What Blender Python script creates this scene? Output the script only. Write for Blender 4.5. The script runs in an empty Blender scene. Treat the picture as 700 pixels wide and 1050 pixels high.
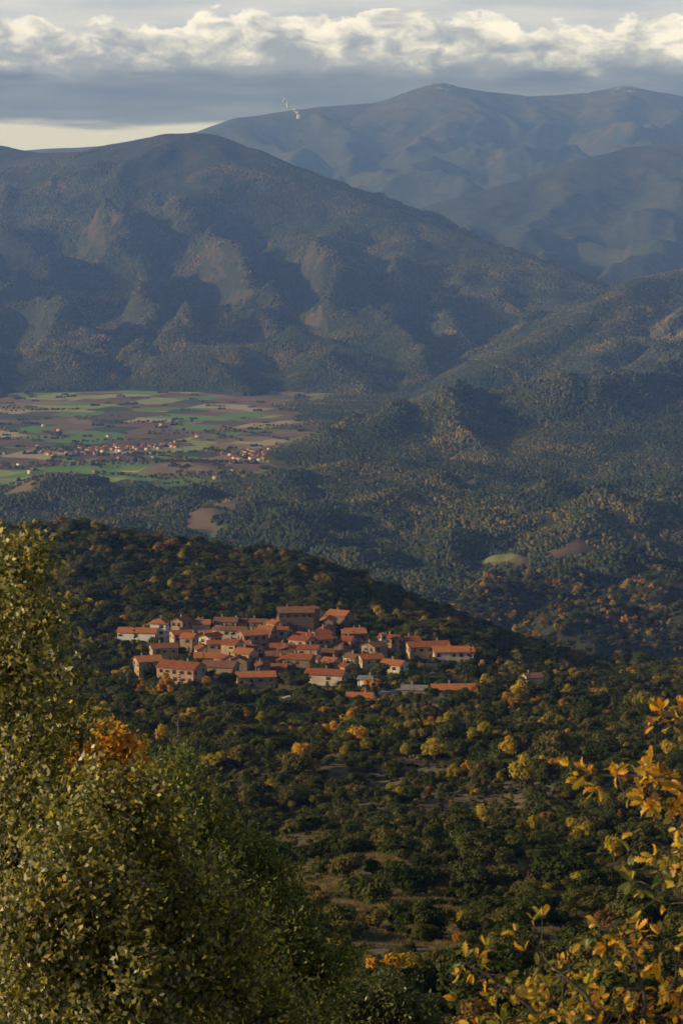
import bpy, math, random, time
import numpy as np
from mathutils import Vector
random.seed(7); rng=np.random.default_rng(7)
T0=time.time()
def tick(s): print('TICK',s,round(time.time()-T0,1))
scene=bpy.context.scene
F=2479.0; A=math.atan(275/F)
# ---------------------------------------------------------------- camera maths
def P(px,py,d):
    xp=(px-350)/F; yp=(525-py)/F
    Y=math.cos(A)+yp*math.sin(A); Z=-math.sin(A)+yp*math.cos(A)
    return (xp/Y*d, d, Z/Y*d)
def zang(py):
    return np.tan(np.arctan((525-np.asarray(py,float))/F)-A)
def proj(x,y,z):
    dep=y*math.cos(A)-z*math.sin(A); up=y*math.sin(A)+z*math.cos(A)
    return 350+F*x/dep, 525-F*up/dep
# ---------------------------------------------------------------- noise
def _h(i,j,s):
    n=(i.astype(np.int64)*374761393+j.astype(np.int64)*668265263+s*974634777)&0x7fffffff
    n=((n^(n>>13))*1274126177)&0x7fffffff
    n=(n^(n>>16))&0xffff
    return n/65535.0*2*np.pi
def pn(x,y,s=0):
    xi=np.floor(x); yi=np.floor(y); fx=x-xi; fy=y-yi
    u=fx*fx*fx*(fx*(fx*6-15)+10); v=fy*fy*fy*(fy*(fy*6-15)+10)
    def g(a,b):
        t=_h(xi+a,yi+b,s); return np.cos(t)*(fx-a)+np.sin(t)*(fy-b)
    return ((g(0,0)*(1-u)+g(1,0)*u)*(1-v)+(g(0,1)*(1-u)+g(1,1)*u)*v)*1.5
def fbm(x,y,o=4,s=0):
    r=0;a=1.0
    for k in range(o): r=r+a*pn(x*2**k,y*2**k,s+k); a*=.5
    return r
def ridged(x,y,o=5,s=0):
    r=0;a=1.0;w=1.0
    for k in range(o):
        n=1-np.sqrt((pn(x*2.0**k,y*2.0**k,s+k)*1.5)**2+.010); n=np.clip(n,0,1)**1.5
        r=r+a*n*w; w=np.clip(n*1.3,0,1); a*=.43
    return r
def smax(a,b,k):
    h=np.clip(.5+.5*(a-b)/k,0,1); return b*(1-h)+a*h+k*h*(1-h)
def ridge(x,y,pts,k,r=60,zero=False):
    out=None
    W=[P(*p) for p in pts]
    for a,b in zip(W[:-1],W[1:]):
        dx=b[0]-a[0]; dy=b[1]-a[1]; L=dx*dx+dy*dy
        t=np.clip(((x-a[0])*dx+(y-a[1])*dy)/L,0,1)
        dd=np.hypot(x-a[0]-t*dx,y-a[1]-t*dy)
        z=(0 if zero else a[2]+t*(b[2]-a[2]))-k*(np.sqrt(dd*dd+r*r)-r)
        out=z if out is None else np.maximum(out,z)
    return out
# ---------------------------------------------------------------- terrain
PX=[-350,0,150,300,450,520,600,700,1050]
TB={900:[712,712,712,712,712,714,716,716,716],
 980:[690,690,692,692,696,700,705,706,706],
 1080:[645,648,650,648,664,684,698,700,700],
 1180:[600,604,610,618,646,674,697,698,698],
 1300:[549,549,562,580,630,664,694,697,690]}
ND=[1.0,20,50,100,150,200,300,400,500,600,700,800]
NZ=[-3,-9.5,-22,-38,-49.5]+[float(zang(p))*d for p,d in zip([1010,925,865,820,785,757,732],[200,300,400,500,600,700,800])]
VAL=-450.0
def nearH(x,y):
    px=350+F*x/np.maximum(y,1)*.99
    z=np.interp(y,ND+[900],NZ+[float(zang(712))*900])
    ds=sorted(TB)
    prev=ds[0]
    for d in ds[1:]:
        za=np.interp(px,PX,zang(TB[prev])*prev); zb=np.interp(px,PX,zang(TB[d])*d)
        t=np.clip((y-prev)/(d-prev),0,1)
        z=np.where(y>prev,za*(1-t)+zb*t,z); prev=d
    z=np.where(y>1300,z-.30*(np.sqrt((np.maximum(y,1300)-1300)**2+60**2)-60),z)
    amp=np.clip((y-60)/500,0,1)*np.where((y>930)&(y<1120),.5,1)
    z=z+fbm(x/90,y/140,4,3)*5.0*amp+fbm(x/22,y/30,3,9)*.8*np.clip(y/150,0,1)
    return z
RA=[(1000,470,4000),(760,488,3900),(650,503,3700),(560,530,3500),(480,562,3250),(420,597,3050)]
RB=[(1000,540,3100),(760,560,2900),(640,571,2750),(540,590,2600),(460,622,2450)]
RC=[(1000,600,2350),(760,612,2300),(660,622,2200),(560,646,2080),(480,690,2000)]
RD=[(560,505,4600),(640,497,4800),(760,490,4900)]
RE=[(30,520,4300),(150,512,4200),(260,520,4000),(380,540,3700),(430,560,3500)]
RF=[(150,560,3300),(300,552,3400),(400,575,3200)]
def farH(x,y):
    z=VAL+0*x
    m=np.clip((y-2300)/500,0,1)*np.clip((5000-y)/700,0,1)
    z=z+m*np.clip(fbm(x/420+3,y/600,4,21)*60+28,0,200)*np.clip((x/np.maximum(y,1)+.17)/.08,0,1)
    for R,k in ((RA,.34),(RB,.38),(RC,.40),(RD,.16),(RE,.15),(RF,.18)):
        z=smax(z,ridge(x,y,R,k,30)+fbm(x/230,y/260,4,31)*45,18)
    return z
def groundH(x,y):
    n=nearH(x,y)
    if np.max(y)<1350: return n
    f=farH(x,y)
    w=np.clip((y-1350)/250,0,1)
    return np.where(y<1350,n,np.maximum(n,f)*w+n*(1-w))
RIDGES=dict(
 M1=[([(-900,190,12500),(-400,165,12000),(-100,150,11800),(0,150,11600),(40,156,11500),(85,156,11300),(130,146,11100),(175,137,11000),(210,137,11000),(250,151,10900),(300,174,10700),(350,196,10500),(400,216,10300),(450,234,10100),(500,252,9900),(560,273,9700),(600,291,9500),(630,308,9300),(700,345,9000)],.44,80),
     ([(207,152,10900),(200,185,10500),(205,226,9900),(245,283,9100),(300,338,8200),(345,370,7600),(378,402,7200)],.50,30),
     ([(245,283,9100),(215,330,8300),(225,375,7500),(250,400,7200)],.50,30),
     ([(5,172,11200),(-10,225,10300),(30,280,9300),(60,330,8300),(70,375,7500)],.48,30),
     ([(150,168,10900),(110,222,9900),(120,288,9000),(150,340,8200),(170,380,7500)],.48,30),
     ([(110,222,9900),(75,280,9200),(85,340,8300),(110,385,7500)],.50,30),
     ([(-200,200,11000),(-150,260,9500),(-80,330,8000),(-60,390,7200)],.42,70),
     ([(300,192,10500),(310,245,9600),(350,300,8700),(400,350,8000),(430,385,7500)],.50,30),
     ([(400,230,10150),(420,270,9600),(460,315,8900),(500,355,8300)],.52,30),
     ([(480,262,9800),(505,295,9400),(545,330,8800),(575,350,8450)],.52,30),
     ([(560,290,9500),(595,312,9200),(625,330,8850)],.52,30)],
 M2=[([(1300,200,9000),(900,245,8700),(760,262,8500),(700,277,8400),(660,286,8200),(625,306,7900),(575,338,7500),(530,365,7200),(480,392,6900),(430,415,6700)],.44,50),
     ([(665,297,8100),(640,330,7600),(610,365,7000),(590,392,6500)],.52,30),
     ([(720,292,8250),(715,330,7400),(690,380,6300)],.52,30),
     ([(1200,350,6000),(760,378,5800),(700,384,5700),(620,390,5600),(530,400,5450),(460,415,5250),(405,436,5100),(350,468,4900)],.30,70),
     ([(625,396,5500),(600,430,5150),(560,468,4800)],.36,40),
     ([(540,408,5350),(500,445,5000),(480,482,4700)],.36,40),
     ([(455,420,5200),(430,450,4950),(415,475,4750)],.34,50),
     ([(725,390,5600),(710,430,5100),(680,468,4800)],.36,40)],
 M3=[([(380,262,14000),(440,215,14000),(480,201,14200),(530,186,14400),(600,163,14700),(650,150,15000),(700,147,15000),(800,140,15000),(1100,120,15000)],.38,80),
     ([(600,180,14400),(560,220,13500),(520,255,12600)],.44,60),
     ([(500,205,14000),(480,230,13300),(460,262,12500)],.44,60),
     ([(700,160,14700),(680,215,13500),(650,272,12000)],.44,60)],
 M4=[([(-300,170,20000),(100,150,20000),(215,133,20000),(250,120,20000),(330,109,20300),(380,106,20500),(415,98,20500),(450,85,20500),(485,92,20500),(540,99,20800),(600,95,21000),(640,88,21000),(700,99,21000),(900,80,21000),(1300,110,21000)],.40,100),
     ([(250,138,19600),(300,165,18300),(350,195,17000)],.46,60),
     ([(330,122,20000),(360,150,19000),(390,185,17500)],.46,60),
     ([(405,114,20100),(420,140,19000),(440,170,17800),(450,203,16500)],.46,60),
     ([(455,100,20200),(500,130,18900),(530,165,17500)],.46,60),
     ([(560,112,20300),(560,140,19200),(590,165,18000)],.46,60),
     ([(640,102,20600),(630,135,19300),(660,165,17500)],.46,60)])
def mountH(key,x,y):
    sc={'M1':1,'M2':.6,'M3':1.3,'M4':1.6}[key]; am={'M1':1.35,'M2':1.0,'M3':1.15,'M4':1.6}[key]
    wx=x+fbm(x/900/sc,y/900/sc,3,51)*150*sc; wy=y+fbm(x/900/sc+9,y/900/sc,3,57)*150*sc
    out=None
    for i,(pts,k,r) in enumerate(RIDGES[key]):
        main=(i==0)
        q=ridge(x if main else wx,y if main else wy,pts,k,r)
        out=q if out is None else smax(out,q,40*sc)
    hgt=np.clip((out-VAL)/220,0,1)
    crest=np.clip(-ridge(x,y,RIDGES[key][0][0],1.0,1,zero=True)/(1100*sc),0.02,1)
    g=ridged(wx/500/sc,wy/760/sc,4,61)
    return out+(g-.85)*110*am*hgt*crest+fbm(x/130/sc,y/130/sc,2,71)*6*am*np.clip(hgt*2,0,1)*np.clip(crest*3,.3,1)
# ---------------------------------------------------------------- mesh helpers
def mk_mesh(name,V,Q,mats=(),mi=None,smooth=False):
    V=np.asarray(V,dtype=np.float32); Q=np.asarray(Q,dtype=np.int32)
    me=bpy.data.meshes.new(name); n=len(V); m=len(Q); k=Q.shape[1]
    me.vertices.add(n); me.vertices.foreach_set('co',V.ravel())
    me.loops.add(m*k); me.loops.foreach_set('vertex_index',Q.ravel())
    me.polygons.add(m); me.polygons.foreach_set('loop_start',np.arange(0,m*k,k,dtype=np.int32))
    for x in mats: me.materials.append(x)
    if mi is not None: me.polygons.foreach_set('material_index',np.asarray(mi,dtype=np.int32))
    if smooth: me.polygons.foreach_set('use_smooth',np.ones(m,dtype=bool))
    me.update(calc_edges=True); return me
def add(name,me,parent=None,loc=None,rot=None):
    o=bpy.data.objects.new(name,me); scene.collection.objects.link(o)
    if parent: o.parent=parent
    if loc is not None: o.location=loc
    if rot is not None: o.rotation_euler=rot
    return o
class Grid:
    def __init__(s,ts,ds,Z): s.ts=ts; s.ds=ds; s.Z=Z
    def __call__(s,x,y):
        t=x/y; i=np.clip(np.searchsorted(s.ts,t)-1,0,len(s.ts)-2); j=np.clip(np.searchsorted(s.ds,y)-1,0,len(s.ds)-2)
        a=np.clip((t-s.ts[i])/(s.ts[i+1]-s.ts[i]),0,1); b=np.clip((y-s.ds[j])/(s.ds[j+1]-s.ds[j]),0,1); Z=s.Z
        z=Z[j,i]*(1-a)*(1-b)+Z[j,i+1]*a*(1-b)+Z[j+1,i]*(1-a)*b+Z[j+1,i+1]*a*b
        ok=(t>=s.ts[0])&(t<=s.ts[-1])&(y>=s.ds[0])&(y<=s.ds[-1]); return np.where(ok,z,-9999)
def fan(name,ts,ds,Hf,mat,attrs=None):
    T,D=np.meshgrid(ts,ds); X=T*D; Z=Hf(X,D)
    V=np.stack([X,D,Z],-1).reshape(-1,3)
    nr,nc=T.shape; i=np.arange(nr*nc).reshape(nr,nc)
    Q=np.stack([i[:-1,:-1],i[:-1,1:],i[1:,1:],i[1:,:-1]],-1).reshape(-1,4)
    me=mk_mesh(name,V,Q,[mat],smooth=True)
    if attrs:
        for an,fn in attrs.items():
            a=me.attributes.new(an,'FLOAT','POINT'); a.data.foreach_set('value',fn(X,D,Z).ravel().astype(np.float32))
    add(name,me); return Grid(ts,ds,Z)
# ---------------------------------------------------------------- node helpers
class NT:
    def __init__(s,nt): s.nt=nt; s.n=nt.nodes; s.l=nt.links
    def new(s,t,**kw):
        n=s.n.new(t)
        for k,v in kw.items(): setattr(n,k,v)
        return n
    def put(s,sock,v):
        if isinstance(v,bpy.types.NodeSocket): s.l.new(v,sock)
        elif isinstance(v,(tuple,list)):
            sock.default_value=tuple(v)+((1,) if len(v)==3 and len(sock.default_value)==4 else ())
        else: sock.default_value=v
    def math(s,op,a,b=0.0,c=None,clamp=False):
        n=s.new('ShaderNodeMath',operation=op); n.use_clamp=clamp
        s.put(n.inputs[0],a); s.put(n.inputs[1],b)
        if c is not None: s.put(n.inputs[2],c)
        return n.outputs[0]
    def mix(s,f,a,b,bt='MIX'):
        n=s.new('ShaderNodeMix',data_type='RGBA',blend_type=bt)
        s.put(n.inputs[0],f); s.put(n.inputs[6],a); s.put(n.inputs[7],b); return n.outputs[2]
    def noise(s,vec,scale,detail=4,rough=.55,dist=0):
        n=s.new('ShaderNodeTexNoise'); s.put(n.inputs['Vector'],vec); n.inputs['Scale'].default_value=scale
        n.inputs['Detail'].default_value=detail; n.inputs['Roughness'].default_value=rough; n.inputs['Distortion'].default_value=dist
        return n.outputs[0]
    def sm(s,x,a,b,lo=0,hi=1):
        n=s.new('ShaderNodeMapRange',interpolation_type='SMOOTHSTEP'); s.put(n.inputs[0],x)
        n.inputs[1].default_value=a;n.inputs[2].default_value=b;n.inputs[3].default_value=lo;n.inputs[4].default_value=hi
        return n.outputs[0]
    def scale(s,vec,v):
        n=s.new('ShaderNodeVectorMath',operation='MULTIPLY'); s.put(n.inputs[0],vec); n.inputs[1].default_value=v; return n.outputs[0]
    def ramp(s,x,stops,interp='LINEAR'):
        n=s.new('ShaderNodeValToRGB'); r=n.color_ramp; r.interpolation=interp
        while len(r.elements)<len(stops): r.elements.new(.5)
        for e,(p,c) in zip(r.elements,stops): e.position=p; e.color=(*c,1)
        s.put(n.inputs[0],x); return n.outputs[0]
def mat(name):
    m=bpy.data.materials.new(name); m.use_nodes=True; m.node_tree.nodes.clear()
    t=NT(m.node_tree); return m,t
def finish(t,col,rough=.95,bump=None,bd=1.0,bs=.5,spec=.1):
    b=t.new('ShaderNodeBsdfPrincipled'); t.put(b.inputs['Base Color'],col); t.put(b.inputs['Roughness'],rough)
    b.inputs['Specular IOR Level'].default_value=spec
    if bump is not None:
        bn=t.new('ShaderNodeBump'); bn.inputs['Strength'].default_value=bs; bn.inputs['Distance'].default_value=bd
        t.put(bn.inputs['Height'],bump); t.l.new(bn.outputs[0],b.inputs['Normal'])
    o=t.new('ShaderNodeOutputMaterial'); t.l.new(b.outputs[0],o.inputs[0])
def foliage(name,stops,trans=.3,island=False,gloss=0.0,locnoise=None):
    m,t=mat(name)
    oi=t.new('ShaderNodeObjectInfo'); 
    if island:
        g=t.new('ShaderNodeNewGeometry'); r=g.outputs['Random Per Island']
    else: r=oi.outputs['Random']
    if locnoise:
        nz=t.noise(oi.outputs['Location'],locnoise,6,.75)
        r=t.math('ADD',t.math('MULTIPLY',r,.45),t.math('MULTIPLY',t.math('SUBTRACT',t.math('MULTIPLY',nz,3.0),1.05),.58),clamp=True)
    col=t.ramp(r,stops)
    if not island:
        g=t.new('ShaderNodeNewGeometry')
        n=t.noise(g.outputs['Position'],.9,2,.6)
        col=t.mix(1.0,col,t.ramp(n,[(.3,(.6,.62,.6)),(.7,(1.45,1.4,1.25))]),'MULTIPLY')
    d=t.new('ShaderNodeBsdfDiffuse'); t.put(d.inputs[0],col)
    tr=t.new('ShaderNodeBsdfTranslucent'); t.put(tr.inputs[0],t.mix(1.0,col,(1.5,1.5,.7),'MULTIPLY'))
    ms=t.new('ShaderNodeMixShader'); ms.inputs[0].default_value=trans
    t.l.new(d.outputs[0],ms.inputs[1]); t.l.new(tr.outputs[0],ms.inputs[2]); last=ms.outputs[0]
    if gloss>0:
        gl=t.new('ShaderNodeBsdfGlossy'); gl.inputs['Roughness'].default_value=.42; gl.inputs[0].default_value=(.8,.8,.75,1)
        m2=t.new('ShaderNodeMixShader'); m2.inputs[0].default_value=gloss
        t.l.new(last,m2.inputs[1]); t.l.new(gl.outputs[0],m2.inputs[2]); last=m2.outputs[0]
    o=t.new('ShaderNodeOutputMaterial'); t.l.new(last,o.inputs[0]); return m
# ---------------------------------------------------------------- terrain materials
def ground_mat():
    m,t=mat('hillside_and_valley')
    pos=t.new('ShaderNodeNewGeometry').outputs['Position']
    def at(n):
        a=t.new('ShaderNodeAttribute',attribute_name=n); return a.outputs['Fac']
    n1=t.noise(pos,.03,5,.6); n2=t.noise(pos,.5,5,.7); n3=t.noise(pos,3.0,3,.7)
    dry=t.ramp(n1,[(.35,(.14,.105,.055)),(.5,(.21,.15,.085)),(.65,(.13,.11,.05))])
    dry=t.mix(t.sm(n2,.42,.62),dry,(.065,.058,.028))
    dry=t.mix(t.sm(n3,.5,.75,0,.7),dry,(.27,.2,.12))
    mead=t.ramp(n2,[(.3,(.17,.19,.04)),(.7,(.32,.26,.07))])
    c=t.mix(at('meadow'),dry,mead)
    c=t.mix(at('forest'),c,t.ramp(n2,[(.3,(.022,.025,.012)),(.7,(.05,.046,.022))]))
    rot=t.new('ShaderNodeMapping'); rot.inputs['Rotation'].default_value=(0,0,math.radians(20)); rot.inputs['Scale'].default_value=(.75,.56,0); t.put(rot.inputs['Vector'],pos)
    v=t.new('ShaderNodeTexVoronoi',distance='CHEBYCHEV'); v.inputs['Scale'].default_value=.012; v.inputs['Randomness'].default_value=.9; t.l.new(rot.outputs[0],v.inputs['Vector'])
    sp=t.new('ShaderNodeSeparateColor'); t.l.new(v.outputs['Color'],sp.inputs[0])
    fc=t.ramp(sp.outputs[0],[(0,(.19,.095,.065)),(.13,(.13,.24,.045)),(.27,(.27,.18,.10)),(.38,(.12,.085,.05)),(.50,(.31,.34,.09)),(.64,(.05,.07,.026)),(.74,(.46,.37,.2)),(.82,(.2,.125,.08)),(.92,(.16,.29,.06))],'CONSTANT')
    w=t.new('ShaderNodeTexWave'); w.inputs['Scale'].default_value=.06; w.inputs['Distortion'].default_value=.3; t.l.new(rot.outputs[0],w.inputs['Vector'])
    fc=t.mix(t.math('MULTIPLY',w.outputs[1],.2),fc,(.08,.07,.04))
    fc=t.mix(t.sm(n2,.45,.65,0,.25),fc,(.07,.07,.035))
    c=t.mix(at('field'),c,fc)
    finish(t,c,.95,n3,.3,.5)
    return m
def mount_mat(name,top,snow=None,fine=.06,rf=.6):
    m,t=mat(name)
    pos=t.new('ShaderNodeNewGeometry').outputs['Position']
    z=t.new('ShaderNodeSeparateXYZ'); t.l.new(pos,z.inputs[0]); Z=z.outputs[2]
    a=t.noise(pos,.0022,7,.72,.6); b=t.noise(pos,.012,4,.7); c=t.noise(pos,fine,4,.8)
    base=t.ramp(c,[(.35,(.014,.021,.011)),(.65,(.048,.054,.026))])
    rust=t.ramp(c,[(.3,(.05,.036,.02)),(.7,(.18,.105,.045))])
    f=t.sm(t.math('ADD',a,t.math('MULTIPLY',t.math('SUBTRACT',b,.5),.5)),.48,.64)
    col=t.mix(t.math('MULTIPLY',f,rf),base,rust)
    bare=t.ramp(b,[(.35,(.05,.048,.032)),(.65,(.11,.092,.058))])
    ft=t.sm(t.math('ADD',Z,t.math('MULTIPLY',t.math('SUBTRACT',a,.5),1100)),top-160,top+160)
    col=t.mix(t.math('MULTIPLY',ft,.7),col,bare)
    if snow:
        fs=t.sm(t.math('ADD',Z,t.math('MULTIPLY',t.math('SUBTRACT',b,.5),700)),snow-30,snow+120)
        col=t.mix(t.math('MULTIPLY',fs,.55),col,(.6,.62,.65))
    finish(t,col,.95,c,10,.7)
    return m
G=ground_mat()
def blob(X,Y,px,py,d,rx,ry):
    x0=P(px,py,d)[0]; return np.clip(1.6-1.3*(((X-x0)/rx)**2+((Y-d)/ry)**2),0,1)
def field(X,Y,Z):
    t=X/np.maximum(Y,1)
    e=fbm(X/300,Y/500,3,81)*.5
    m=np.clip(((.0-t)/.03+e*1.2),0,1)*np.clip((Y-4400+e*500-np.maximum(t+.06,0)*4000)/150,0,1)*(Z<VAL+30)
    p=fbm(X/130,Y/240,3,91)
    m2=np.clip((p-.5)/.08,0,1)*(Y>2500)*(Y<5000)*(Z<VAL+60)*.5
    return np.clip(m+m2,0,1)
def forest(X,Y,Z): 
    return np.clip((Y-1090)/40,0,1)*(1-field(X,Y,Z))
MEADS=[(445,690,985,17,14),(590,708,955,18,16),(620,735,860,22,12),(200,722,890,22,10),(460,700,950,14,10)]
def meadow(X,Y,Z):
    m=0*X
    for q in MEADS: m=np.maximum(m,blob(X,Y,*q))
    return m*.9
ds=np.unique(np.concatenate([np.geomspace(2,160,70),np.linspace(160,1400,400),np.geomspace(1400,8000,400),np.geomspace(8000,45000,30)]))
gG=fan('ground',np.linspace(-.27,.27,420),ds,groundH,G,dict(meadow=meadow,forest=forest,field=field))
g1=fan('mountain',np.linspace(-.3,.3,560),np.linspace(6300,13500,480),lambda x,y:mountH('M1',x,y),mount_mat('mountain_forest',620))
g2=fan('mountain',np.linspace(-.03,.3,300),np.linspace(4300,10000,400),lambda x,y:mountH('M2',x,y),mount_mat('hill_forest',900))
fan('mountain',np.linspace(-.05,.3,300),np.linspace(11500,17500,240),lambda x,y:mountH('M3',x,y),mount_mat('far_forest',900,fine=.03,rf=.35))
fan('mountain',np.linspace(-.3,.3,520),np.linspace(15000,24500,320),lambda x,y:mountH('M4',x,y),mount_mat('high_mountain',1000,1330,fine=.02,rf=.5))
def fastH(x,y): return np.maximum(gG(x,y),np.maximum(g1(x,y),g2(x,y)))
tick('terrain')
# ---------------------------------------------------------------- vegetation helpers
def diamonds(C,N,L,W,r):
    n=len(C); N=N/np.linalg.norm(N,axis=1,keepdims=True)
    R=r.normal(size=(n,3)); U=np.cross(N,R); U/=np.linalg.norm(U,axis=1,keepdims=True)+1e-9; Wd=np.cross(N,U)
    L=np.asarray(L).reshape(-1,1); W=np.asarray(W).reshape(-1,1)
    V=np.stack([C-U*L/2,C+Wd*W/2-U*L*.05,C+U*L/2,C-Wd*W/2-U*L*.05],1).reshape(-1,3)
    return V,np.arange(n*4).reshape(n,4)
def tube(pts,rad,k=6):
    pts=np.asarray(pts,float); V=[];Q=[]
    for i,p in enumerate(pts):
        d=pts[min(i+1,len(pts)-1)]-pts[max(i-1,0)]; d/=np.linalg.norm(d)+1e-9
        u=np.cross(d,[.3,.9,.1]); u/=np.linalg.norm(u); w=np.cross(d,u)
        for j in range(k):
            a=2*math.pi*j/k; V.append(p+rad[i]*(math.cos(a)*u+math.sin(a)*w))
    for i in range(len(pts)-1):
        for j in range(k):
            Q.append((i*k+j,i*k+(j+1)%k,(i+1)*k+(j+1)%k,(i+1)*k+j))
    return np.array(V),np.array(Q)
class Acc:
    def __init__(s): s.V=[];s.Q=[];s.M=[];s.n=0
    def add(s,V,Q,m): s.V.append(V); s.Q.append(np.asarray(Q)+s.n); s.M.append(np.full(len(Q),m)); s.n+=len(V)
    def mesh(s,name,mats,smooth=False): return mk_mesh(name,np.concatenate(s.V),np.concatenate(s.Q),mats,np.concatenate(s.M),smooth)
def barkmat():
    m,t=mat('bark'); pos=t.new('ShaderNodeNewGeometry').outputs['Position']
    n=t.noise(t.scale(pos,(6,6,1.5)),3,5,.7); finish(t,t.ramp(n,[(.3,(.035,.028,.02)),(.7,(.12,.095,.07))]),.95,n,.02,.8); return m
BARK=barkmat()
def crown_tree(name,seed,R,Ht,nf,fs,mat_,lobes=9,trunk=.25,squash=.8,cone=False):
    r=np.random.default_rng(seed); a=Acc()
    base=Ht*trunk; top=Ht
    tp=[(0,0,-1.2),(r.normal()*.1,r.normal()*.1,base),(r.normal()*.2,r.normal()*.2,Ht*.75)]
    a.add(*tube(tp,[.05*R+.08,.04*R+.06,.03],5),0)
    LC=[];LR=[]
    for i in range(lobes):
        if cone:
            h=i/(lobes-1); rr=R*(1-h)*.8; an=r.uniform(0,6.28)
            LC.append((math.cos(an)*rr*.3,math.sin(an)*rr*.3,base*.4+h*(top-base*.4))); LR.append(max(.25,rr*.75))
        else:
            an=r.uniform(0,6.28); q=R*.68*math.sqrt(r.uniform()); h=r.uniform(.2,1)
            z=base+(top-base)*(.08+.68*h*(1-(q/R)**2*.6)); LC.append((math.cos(an)*q,math.sin(an)*q,z)); LR.append(R*r.uniform(.22,.42))
    LC=np.array(LC);LR=np.array(LR)
    for c in LC[:6]:
        a.add(*tube([(0,0,base*.7),c*.55+np.array([0,0,base*.4]),c],[.07,.045,.015],4),0)
    pr=LR**2/np.sum(LR**2); k=r.choice(lobes,nf,p=pr)
    D=r.normal(size=(nf,3)); D/=np.linalg.norm(D,axis=1,keepdims=True); D[:,2]=np.where(D[:,2]<-.35,-D[:,2],D[:,2])
    rad=LR[k]*(1+r.normal(size=nf)*.15)*(1+.22*np.sin(D[:,0]*7+k)*np.sin(D[:,1]*6+k*2))
    C=LC[k]+D*rad[:,None]*np.array([1,1,squash])
    N=D+r.normal(size=(nf,3))*.33
    s=fs*r.uniform(.6,1.4,nf)
    a.add(*diamonds(C,N,s*1.3,s,r),1)
    k=r.choice(lobes,nf//5,p=pr); D=r.normal(size=(nf//5,3)); D/=np.linalg.norm(D,axis=1,keepdims=True)
    C=LC[k]+D*LR[k][:,None]*.6*r.uniform(.3,1,(nf//5,1)); a.add(*diamonds(C,D,np.full(nf//5,fs*2.2),np.full(nf//5,fs*1.8),r),1)
    return a.mesh(name,[BARK,mat_])
def tuft(name,seed,mat_,R=.9,n=420):
    r=np.random.default_rng(seed); an=r.uniform(0,6.28,n); q=R*np.sqrt(r.uniform(size=n)); h=r.uniform(.2,.55,n)
    B=np.stack([np.cos(an)*q,np.sin(an)*q,0*h-.1],1); lean=r.normal(0,.18,(n,3)); lean[:,2]=h+.1; T=B+lean
    sd=r.normal(size=(n,3)); sd[:,2]=0; sd*=.03/np.linalg.norm(sd,axis=1,keepdims=True)
    V=np.stack([B-sd,B+sd,T+sd*.3,T-sd*.3],1).reshape(-1,3); return mk_mesh(name,V,np.arange(4*n).reshape(n,4),[mat_])
def clump(name,seed,mat_,size=22,n=17):
    r=np.random.default_rng(seed); a=Acc()
    for i in range(n):
        x,y=r.uniform(-size/2,size/2,2); R=r.uniform(1.5,3.9); h=R*r.uniform(1.1,1.6)+.8
        k=7; V=[];Q=[]
        rings=[(.05,.8),(.45,1.0),(.8,.78),(1.0,.3)]
        for zz,rr in rings:
            for j in range(k):
                an=2*math.pi*(j+.3*r.normal()*.5)/k; q=R*rr*r.uniform(.75,1.2)
                V.append((x+math.cos(an)*q,y+math.sin(an)*q,h*zz*r.uniform(.88,1.1)-.5))
        for l in range(3):
            for j in range(k): Q.append((l*k+j,l*k+(j+1)%k,(l+1)*k+(j+1)%k,(l+1)*k+j))
        t0=3*k; Q.append((t0,t0+1,t0+2,t0+3)); Q.append((t0,t0+3,t0+4,t0+5))
        a.add(np.array(V),np.array(Q),0)
    return a.mesh(name,[mat_])
DK=[(0,(.034,.046,.014)),(.35,(.054,.066,.020)),(.7,(.085,.088,.027)),(1,(.13,.112,.037))]
M_dark=foliage('evergreen_oak_foliage',DK,.18)
M_olive=foliage('olive_foliage',[(0,(.07,.072,.024)),(.5,(.115,.104,.032)),(1,(.175,.135,.042))],.22)
M_orange=foliage('autumn_orange_foliage',[(0,(.36,.19,.025)),(.5,(.52,.29,.035)),(1,(.32,.14,.03))],.4)
M_yellow=foliage('autumn_yellow_foliage',[(0,(.42,.31,.045)),(.5,(.26,.22,.04)),(1,(.52,.36,.05))],.4)
M_cyp=foliage('conifer_foliage',[(0,(.03,.042,.018)),(1,(.05,.06,.026))],.15)
M_rust=foliage('autumn_rust_foliage',[(0,(.17,.095,.035)),(1,(.27,.155,.05))],.3)
M_dry=foliage('dry_grass',[(0,(.28,.2,.11)),(.5,(.2,.15,.075)),(1,(.14,.125,.055))],.3)
SC=bpy.data.collections.new('scrub_variants')
vi=0; kinds={}
def addvar(kind,me):
    global vi
    o=bpy.data.objects.new('variant_%02d'%vi,me); SC.objects.link(o); kinds.setdefault(kind,[]).append(vi); vi+=1
for i in range(5): addvar('oak',crown_tree('oak',10+i,2.6,4.4,2800,.25,M_dark,lobes=13+i*2,trunk=.12))
for i in range(3): addvar('bush',crown_tree('bush',30+i,1.8,2.3,1500,.21,M_dark,lobes=10,trunk=.02))
for i in range(3): addvar('olive',crown_tree('olive',40+i,2.3,3.7,2000,.24,M_olive,lobes=13,trunk=.1))
for i in range(2): addvar('orange',crown_tree('maple',50+i,2.0,4.3,1500,.26,M_orange,lobes=11,squash=1))
for i in range(2): addvar('yellow',crown_tree('poplar',60+i,1.9,5.2,1500,.26,M_yellow,lobes=11,squash=1.1))
for i in range(2): addvar('cypress',crown_tree('cypress',70+i,1.3,7.5,1400,.26,M_cyp,lobes=9,cone=True,trunk=.1))
for i in range(2): addvar('rust',crown_tree('chestnut',80+i,2.2,4.5,1500,.26,M_rust,lobes=11))
for i in range(3): addvar('tuft',tuft('grass_tuft',90+i,M_dry))
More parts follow.
